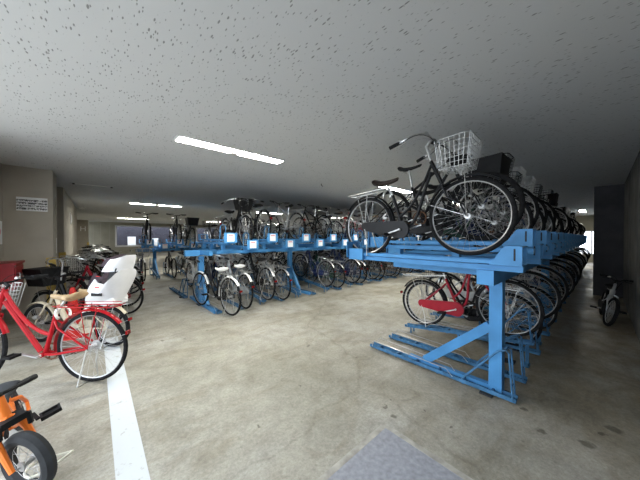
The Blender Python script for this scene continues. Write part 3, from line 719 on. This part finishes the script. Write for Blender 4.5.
def tray_proto(hi):
    """one upper parking tray; local y runs from the back (0) to the loading end (TRAY_L), z=0 is the top of the beams"""
    dz = .14 if hi else 0
    t = empty('upper_parking_tray')
    g = MB().box(-.05, .05, 0, TRAY_L-.06, 0, .045) if not hi else MB().box(-.05, .05, 0, TRAY_L-.06, .125, .17)
    if hi:
        for y in (.12, .60, 1.28): g.box(-.035, .035, y, y+.07, 0, .12)
    obj('guide_rail', g, M['blue'], t, False)
    ch = MB().box(-.075, .075, .14, TRAY_L, .055+dz, .064+dz).box(-.078, -.066, .14, TRAY_L, .055+dz, .085+dz).box(.066, .078, .14, TRAY_L, .055+dz, .085+dz)
    ch.box(-.058, -.050, .3, TRAY_L-.1, .05+dz, .055+dz).box(.050, .058, .3, TRAY_L-.1, .05+dz, .055+dz)
    obj('wheel_channel', ch, M['blue'], t, False)
    # sloping wheel stop at the back, with a slotted end cheek
    wd = MB()
    for sx in (-1, 1):
        poly = [(.0, .05), (.0, .20), (.11, .20), (.21, .05)]; y0, y1 = (sx*.082, sx*.092) if sx > 0 else (-.092, -.082)
        n = len(poly); vs = [(y0, p, z+dz) for p, z in poly]+[(y1, p, z+dz) for p, z in poly]
        wd.add(vs, [tuple(range(n)), tuple(range(2*n-1, n-1, -1))]+[(i, i+n, (i+1) % n+n, (i+1) % n) for i in range(n)])
    wd.box(-.082, .082, .0, .11, .19+dz, .20+dz)
    obj('wheel_stop', wd, M['blue'], t, False)
    obj('slot_plate', MB().box(-.094, -.092, .04, .052, .09+dz, .18+dz), M['dgrey'], t, False)
    # loading end: side box, number plate and pull handle
    obj('end_box', MB().box(-.10, .02, TRAY_L-.22, TRAY_L-.01, -.0+dz, .13+dz), M['blue'], t, False)
    pl = obj('number_plate', MB().box(-.125, .125, TRAY_L, TRAY_L+.008, .02+dz, .21+dz), M['blue'], t, False)
    obj('card', MB().box(-.07, .07, TRAY_L+.008, TRAY_L+.011, .045+dz, .19+dz), M['card'], pl, False)
    obj('print', MB().box(-.05, .05, TRAY_L+.011, TRAY_L+.0125, .15+dz, .175+dz), M['pink'], pl, False)
    obj('handle', MB().tube([(.10, TRAY_L-.02, .06+dz), (.10, TRAY_L+.02, .33+dz), (.16, TRAY_L+.02, .36+dz), (.20, TRAY_L+.02, .33+dz), (.20, TRAY_L-.02, .06+dz)], .009, 6), M['blue2'], t)
    return t
def floor_rail_proto(alt):
    """local y from the wheel-stop end (0) to the loading end (1.5); the raised kind slopes up to the stop"""
    t = empty('floor_wheel_rail'); L_ = 1.5; za, zb = (.26, .07) if alt else (.02, .02)
    Z = lambda y: za+(zb-za)*y/L_
    r = MB().bar((0, 0, Z(0)), (0, L_, Z(L_)), .07, .008)
    for x in (-.04, .04): r.bar((x, 0, Z(0)+.012), (x, L_, Z(L_)+.012), .010, .034)
    for i in range(6): y = .16+i*.24; r.box(-.045, .045, y, y+.018, Z(y)-.012, Z(y)+.03)
    obj('rail', r, M['blue2'], t, False)
    if alt:
        for y in (.06, .75, 1.4): obj('support', MB().tube([(-.045, y, 0), (-.045, y, Z(y)), (.045, y, Z(y)), (.045, y, 0)], .010, 6), M['blue2'], t)
        obj('cross_tie', MB().box(-.05, .05, .04, .09, 0, .02), M['blue2'], t, False)
    hz = .43+za*.75; h = MB()
    for x in (-.045, .045):
        h.tube([(x, .02, za+.01), (x, .05, hz-.02), (x, .07, hz), (x*.9, .13, hz-.03), (x*.9, .42, Z(.42)+.03)], .0075, 6)
    h.tube([(-.045, .07, hz), (.045, .07, hz)], .0075, 6); h.tube([(-.045, .03, za+.12), (.045, .03, za+.12)], .006, 6)
    obj('wheel_hoop', h, M['blue2'], t)
    g = MB()
    for x in (-.05, .05): g.tube([(x, .5, Z(.5)+.02), (x*1.1, .56, Z(.56)+.08), (x*1.3, 1.42, Z(1.42)+.095), (x*1.3, 1.45, Z(1.45)+.07), (x, 1.46, Z(1.46)+.01)], .004, 5)
    obj('guide_wire', g, M['spoke'], t)
    obj('foot_plate', MB().box(-.085, .03, .16, .26, 0, .012), M['dgrey'], t, False)
    return t
TP = {h: tray_proto(h) for h in (False, True)}; FP = {a: floor_rail_proto(a) for a in (False, True)}
used = set()
def inst(proto, key, loc, rz):
    o = proto if key not in used else copy_tree(proto); used.add(key)
    o.location = loc; o.rotation_euler = (0, 0, rz); return o
BT = 1.15
def upper_slot(u, v_back, s, hi, label, grp, bt=1.15):
    o = inst(TP[hi], ('t', hi), (u, v_back, bt), 0 if s > 0 else PI); tag(o, label, 'bicycle rack tray', grp)
def lower_slot(u, v_back, s, alt, label, grp):
    o = inst(FP[alt], ('f', alt), (u, v_back, 0), 0 if s > 0 else PI); tag(o, label, 'floor bicycle rail', grp)

MIX = ['black', 'navy', 'silver', 'sport', 'blackbin', 'brown', 'hero', 'green', 'greysport', 'white', 'black', 'sport', 'navy', 'blackbin', 'silver', 'crimson']
PITCH = .43
rng = random.Random(11)
# row A: right-hand rack, posts near the right wall, loading side +V
A_N = 34
rack_frame(1, .62, [2.73+3.05*i for i in range(5)], 2.36, 2.44+PITCH*A_N, 'blue steel frame of the right-hand two-tier rack')
MID_A = .82-.49  # not used further
for i in range(A_N):
    u = 2.44+PITCH*i; hi = i % 2 == 1
    upper_slot(u, .38, 1, hi, 'blue upper tray of the right-hand rack, %s from the open end' % ORD[i], 'upper trays of the right-hand rack')
    zz = BT+.064+(.14 if hi else 0)
    key = 'hero' if i == 0 else ('sport' if i == 1 else MIX[(i*5+3) % len(MIX)] if i > 3 else ['hero', 'greysport', 'blackbin', 'black'][i])
    va, jit = .75+(0 if i == 0 else rng.uniform(-.02, .06)), 0
    lab = DESC[key][0]+', right-hand rack, %s upper tray from open end' % ORD[i]
    if i == 0: lab = 'large black bicycle with silver basket on the nearest upper tray'
    # origin is .58 behind the front axle; front points to -V
    place(key, u+rng.uniform(-.01, .01)*(i > 0), va+.58, zz+.012, -PI/2, lab, 'bicycles on the upper deck of the right-hand rack', pitch=.055 if i == 0 else .03, far=i > 9)
for i in range(A_N):
    u = 2.67+PITCH*i
    lower_slot(u, .46, 1, i > 1 and i % 2 == 0, 'blue floor rail of the right-hand rack, %s from the open end' % ORD[i], 'floor rails of the right-hand rack')
    if i < 2: continue
    key = 'crimson' if i == 2 else MIX[(i*7+2) % len(MIX)]
    if i == 3: key = 'black'
    lab = 'crimson bicycle with red chain case on the lower tier behind the near post' if i == 2 else DESC[key][0]+', right-hand rack, %s floor rail from open end' % ORD[i]
    off = 0 if i == 2 else (i % 2)*.16+rng.uniform(-.03, .05)
    up = i % 2 == 0
    place(key, u, .60+.55+off, .22 if up else .03, PI/2 if i == 3 else -PI/2, lab, 'bicycles on the lower tier of the right-hand rack', pitch=.125 if up else 0, far=i > 9)

# row B: middle rack, centre posts at V 5.6, loading side -V
B_N = 27; PB = .46
rack_frame(-1, 5.6, [1.66, 3.93, 6.98, 10.0, 13.05], 1.35, 1.93+PB*B_N, 'blue steel frame of the middle two-tier rack', True)
for i in range(B_N):
    u = 1.93+PB*i; hi = i % 2 == 0
    upper_slot(u, 6.40, -1, hi, 'blue upper tray with white number card, middle rack, %s from the left' % ORD[i], 'upper trays of the middle rack')
    zz = BT+.064+(.14 if hi else 0)
    if i in (0, 3, 5): continue
    key, rz = {1: ('black', -PI/2), 2: ('blackbin', PI/2), 4: ('greysport', PI/2), 6: ('sport', PI/2), 7: ('black', PI/2)}.get(i, (MIX[(i*3+1) % len(MIX)], PI/2))
    v = 5.6
    place(key, u, v, zz, rz, DESC[key][0]+', middle rack, %s upper tray from left' % ORD[i], 'bicycles on the upper deck of the middle rack', far=i > 9)
for i in range(B_N):
    u = 1.70+PB*i; up = i > 1 and i % 2 == 0
    lower_slot(u, 6.15, -1, up, 'blue floor rail of the middle rack, %s from the left' % ORD[i], 'floor rails of the middle rack')
    if i in (4, 5): continue
    key = {0: 'mixed', 1: 'silver', 2: 'black', 3: 'greysport', 6: 'navy'}.get(i, MIX[(i*5+4) % len(MIX)])
    v = {0: 4.86, 1: 5.10, 2: 5.1, 3: 5.2, 6: 5.30}.get(i, 5.2+(i % 2)*.12)
    place(key, u+(.0 if i == 0 else 0), v, .19 if up else .03, PI/2+(.16 if i == 0 else 0), DESC[key][0]+', middle rack, %s floor rail from left' % ORD[i], 'bicycles on the lower tier of the middle rack', roll=rng.uniform(-.03, .03), pitch=.12 if up else 0, far=i > 9)
# row B2: floor-level rails behind the middle rack
for i in range(22):
    u = 1.55+PITCH*i
    lower_slot(u, 6.35, 1, i % 2 == 1, 'blue floor rail behind the middle rack, %s from the left' % ORD[i], 'floor rails behind the middle rack')
    if i < 1 : continue
    key = MIX[(i*3+6) % len(MIX)]
    place(key, u, 7.05+(i % 2)*.1, .022, -PI/2, DESC[key][0]+' behind the middle rack, %s from the left' % ORD[i], 'bicycles behind the middle rack', far=i > 3)
# row C: far rack
C_N = 24
rack_frame(-1, 11.1, [1.66+3.05*i for i in range(4)], 1.1, 1.3+PITCH*C_N, 'blue steel frame of the far rack before the back windows', False, 1.0)
for i in range(C_N):
    u = 1.3+PITCH*i; hi = i % 2 == 0
    upper_slot(u, 11.3, -1, hi, 'blue upper tray of the far rack, %s from the left' % ORD[i], 'upper trays of the far rack', 1.0)
    zz = 1.0+.064+(.14 if hi else 0)
    if i not in (1, 4): 
        key = {0: 'sport', 2: 'sport', 3: 'blackbin', 5: 'black'}.get(i, MIX[(i*7+5) % len(MIX)])
        if i == 0 or i == 2 or i == 3 or i > 4:
            place(key, u, 10.25, zz, -PI/2 if i < 4 else PI/2, DESC[key][0]+', far rack, %s upper tray from left' % ORD[i], 'bicycles on the upper deck of the far rack', far=i > 3)
    uu = 1.15+PITCH*i
    lower_slot(uu, 11.3, -1, i % 2 == 1, 'blue floor rail of the far rack, %s from the left' % ORD[i], 'floor rails of the far rack')
    if i not in (1,):
        key = MIX[(i*5+1) % len(MIX)]
        place(key, uu, 10.2+(i % 2)*.15, .022, PI/2 if i % 3 else -PI/2, DESC[key][0]+', far rack, %s floor rail from left' % ORD[i], 'bicycles on the lower tier of the far rack', far=True)

# ------------------------------------------------------------------ bicycles along the left wall
RD = math.atan2(.668, -.744)
def at_rear(key, r, d, heading, label, group, **kw):   # r,d = measured across and away from the eye, of the rear axle
    u = .744*r+.668*d; v = -.668*r+.744*d
    return place(key, u+.51*math.cos(heading), v+.51*math.sin(heading), 0, heading, label, group, **kw)
G = 'bicycles parked along the left wall'
hero_red = at_rear('redcity', -2.233, 2.453, RD, 'bright red city bicycle nearest the camera across the white line', G)
at_rear('beigeseat', -2.70, 3.24, RD-.13, 'beige bicycle carrying a white child seat behind the bright red bicycle', G)
at_rear('carrier', -3.35, 3.95, RD-.1, 'black electric bicycle with covered basket beside the white child seat', G)
WALLB = ['crimson', 'black', 'silver', 'sport', 'brown', 'crimson', 'black', 'white', 'greysport', 'navy', 'blackbin', 'silver', 'sport', 'black', 'green', 'navy', 'black', 'sport']
for i, key in enumerate(WALLB):
    v = 6.15+i*.66; u = .04 if v < 8 else .27
    h = RD+.05*math.sin(i*2.3)
    place(key, u+.04*math.sin(i*1.9), v, 0, h, DESC[key][0]+', left wall, %s beyond black electric bicycle' % ORD[i], G, far=i > 4)
# plastic bag inside the red bicycle's basket
mb = MB(); secs = []
for k in range(8):
    t = k/7; ring = []
    for j in range(14):
        a = 2*PI*j/14; rr = (.10*math.sin(PI*(.12+.76*t))**.6)*(1+.14*math.sin(3*a+k)+.08*math.sin(5*a-2*k))
        ring.append((rr*1.15*math.cos(a), rr*1.35*math.sin(a), .01+.15*t+.02*math.sin(2*a+k)))
    secs.append(ring)
mb.loft(secs)
bx_ = (.57, 0, .705)
bg = obj('plastic_bag', mb, M['bag']); bg.matrix_world = Matrix.Translation(hero_red.location) @ Matrix.Rotation(RD, 4, 'Z') @ Matrix.Translation(bx_)
tag(bg, 'crumpled white plastic bag in the basket of the red bicycle', 'bag')
# the bundle in the basket of the upper black bicycle
mb = MB()
for k in range(5): mb.tube([(random.uniform(-.08, .08), random.uniform(-.1, .1), random.uniform(.02, .1)) for _ in range(5)], .018, 6)
hb_ = obj('rolled_gloves', mb, M['blkplastic']); hb_.location = (2.44, .85, 2.055)
tag(hb_, 'black gloves bundled in the silver basket of the upper bicycle', 'gloves')
# traffic cone between the parked bicycles
cn = obj('traffic_cone', MB().lathe([(0, .0), (.17, 0), (.17, .02), (.11, .03), (.032, .66), (.025, .70), (0, .70)], (-.24, 5.02, 0), 20), M['cone']); tag(cn, 'red traffic cone among the bicycles by the left wall', 'traffic cone')

# dark child's bicycle leaning on the right wall
place('kids', 6.38, -.07, 0, PI+.08, "small child's bicycle leaning on the right wall before the dark column", None, roll=-.16)

# orange fat-tyred child's bicycle in the lower left corner: rear wheel away, turned front wheel near
B = Bike()
OS = dict(rear=(-2.22, 1.86), front=(-1.60, 1.40))
def cam2w(r, d): return .744*r+.668*d, -.668*r+.744*d
ru, rv = cam2w(*OS['rear']); fu, fv = cam2w(*OS['front']); OWB = math.hypot(fu-ru, fv-rv); OH = math.atan2(fv-rv, fu-ru)
def orange_bike():
    R, tr = .175, .033; ra, fa = 0., OWB; bb = (.30, 0, .20); hb = Vector((fa-.10, 0, .40)); ht = Vector((fa-.145, 0, .54))
    B.p('frame', MB().tube(bez(ht-Vector((0, 0, .04)), (fa-.3, 0, .33), (.45, 0, .27), (.24, 0, .31), 10), .024, 10).tube([bb, (.22, 0, .37)], .02, 10).tube([bb, hb+Vector((-.02, 0, .05))], .026, 10).tube([hb, ht], .026, 10)
        .tube([(.30, -.035, .20), (.30, .035, .20)], .028, 10), 'orange')
    st = MB()
    for s_ in (-1, 1): st.tube([(.23, 0, .33), (.17, s_*.05, .30), (0, s_*.062, R)], [.016, .013, .011], 8); st.tube([(.30, s_*.02, .20), (.16, s_*.062, .18), (0, s_*.062, R)], .011, 8)
    B.p('seat_stays', st, 'orange')
    wheel_parts(B, 'rear_wheel', ra, R, tr, 'alu', 'dgrey', 20)
    s = B.p('saddle', saddle_mb(.26, .41, .25, .085, .05), 'dgrey'); B.p('seat_post', MB().tube([(.22, 0, .35), (.23, 0, .39)], .014, 8), 'blkplastic', s)
    cr = B.p('crank', MB().bar((.30, -.075, .20), (.19, -.09, .20), .012, .02, (0, 1, 0)).bar((.30, .075, .20), (.41, .09, .20), .012, .02, (0, 1, 0)), 'blkplastic')
    for (px, pz, s_) in ((.19, .20, -1), (.41, .20, 1)):
        y0, y1 = sorted((s_*.10, s_*.20)); pm = MB()
        for dx in (-.038, .028): pm.box(px+dx, px+dx+.010, y0, y1, pz-.012, pz+.012)
        for yy in (y0, y1-.012): pm.box(px-.038, px+.038, yy, yy+.012, pz-.012, pz+.012)
        pm.tube([(px, y0, pz), (px, y1, pz)], .010, 6)
        pd = B.p('pedal', pm, 'blkplastic', cr)
        B.p('reflector', MB().box(px-.042, px-.038, (y0+y1)/2-.022, (y0+y1)/2+.022, pz-.007, pz+.007), 'lens', pd)
    B.p('chain_guard', MB().prism([(.0, .13), (.02, .19), (.24, .25), (.35, .25), (.36, .16), (.26, .13)], -.060, -.045), 'blkplastic')
    n0 = len(B.parts)
    fk = MB().tube([ht, hb+Vector((.01, 0, -.01))], .02, 8)
    for s_ in (-1, 1): fk.tube([hb+Vector((0, 0, .03)), hb+Vector((.012, s_*.045, -.01)), hb+Vector((.02, s_*.062, -.07)), (fa, s_*.064, R)], [.02, .024, .018, .012], 8)
    B.p('fork', fk, 'orange')
    wheel_parts(B, 'front_wheel', fa, R, tr, 'alu', 'dgrey', 20)
    B.p('front_brake', MB().box(hb.x-.03, hb.x+.06, -.055, .055, .395, .43).tube([(hb.x+.05, -.06, .42), (hb.x+.05, -.065, .35)], .012, 6).tube([(hb.x+.05, .06, .42), (hb.x+.05, .065, .35)], .012, 6), 'blkplastic')
    h = B.p('handlebar', MB().tube([ht, ht+Vector((0, 0, .02))], .022, 8).tube([ht+Vector((-.05, -.19, .0)), ht+Vector((0, -.06, .012)), ht+Vector((0, 0, .015)), ht+Vector((0, .06, .012)), ht+Vector((-.05, .19, .0))], .011, 8), 'blkplastic')
    for s_ in (-1, 1): B.p('grip', MB().tube([ht+Vector((-.03, s_*.11, .006)), ht+Vector((-.055, s_*.20, -.002))], .017, 8), 'blkplastic', h)
    axv = (ht-hb).normalized(); T_ = Matrix.Translation(hb) @ Matrix.Rotation(ORANGE_STEER, 4, axv) @ Matrix.Translation(-hb)
    for q in range(n0, len(B.parts)): B.parts[q][1].xf(T_)
ORANGE_STEER = .5
orange_bike()
ob = build_tree(B, 'kids_bicycle')
ob.location = (ru, rv, 0); ob.rotation_euler = (Matrix.Rotation(OH, 4, 'Z') @ Matrix.Rotation(.24, 4, 'X')).to_euler()
tag(ob, "orange child's bicycle with wide grey-black tyres in the lower left corner", 'bicycle')
cl_ = MB().tube([(.05*math.cos(a), .095*math.sin(a), .10+.012*math.sin(2*a)) for a in [2*PI*i/24 for i in range(24)]], .0075, 8, True)
co = obj('cable_lock', cl_, M['cable']); co.location = (fu+.05, fv+.03, 0); co.rotation_euler = (0, 0, OH); tag(co, 'cream cable lock looped through the front wheel of the orange bicycle', 'bicycle lock')
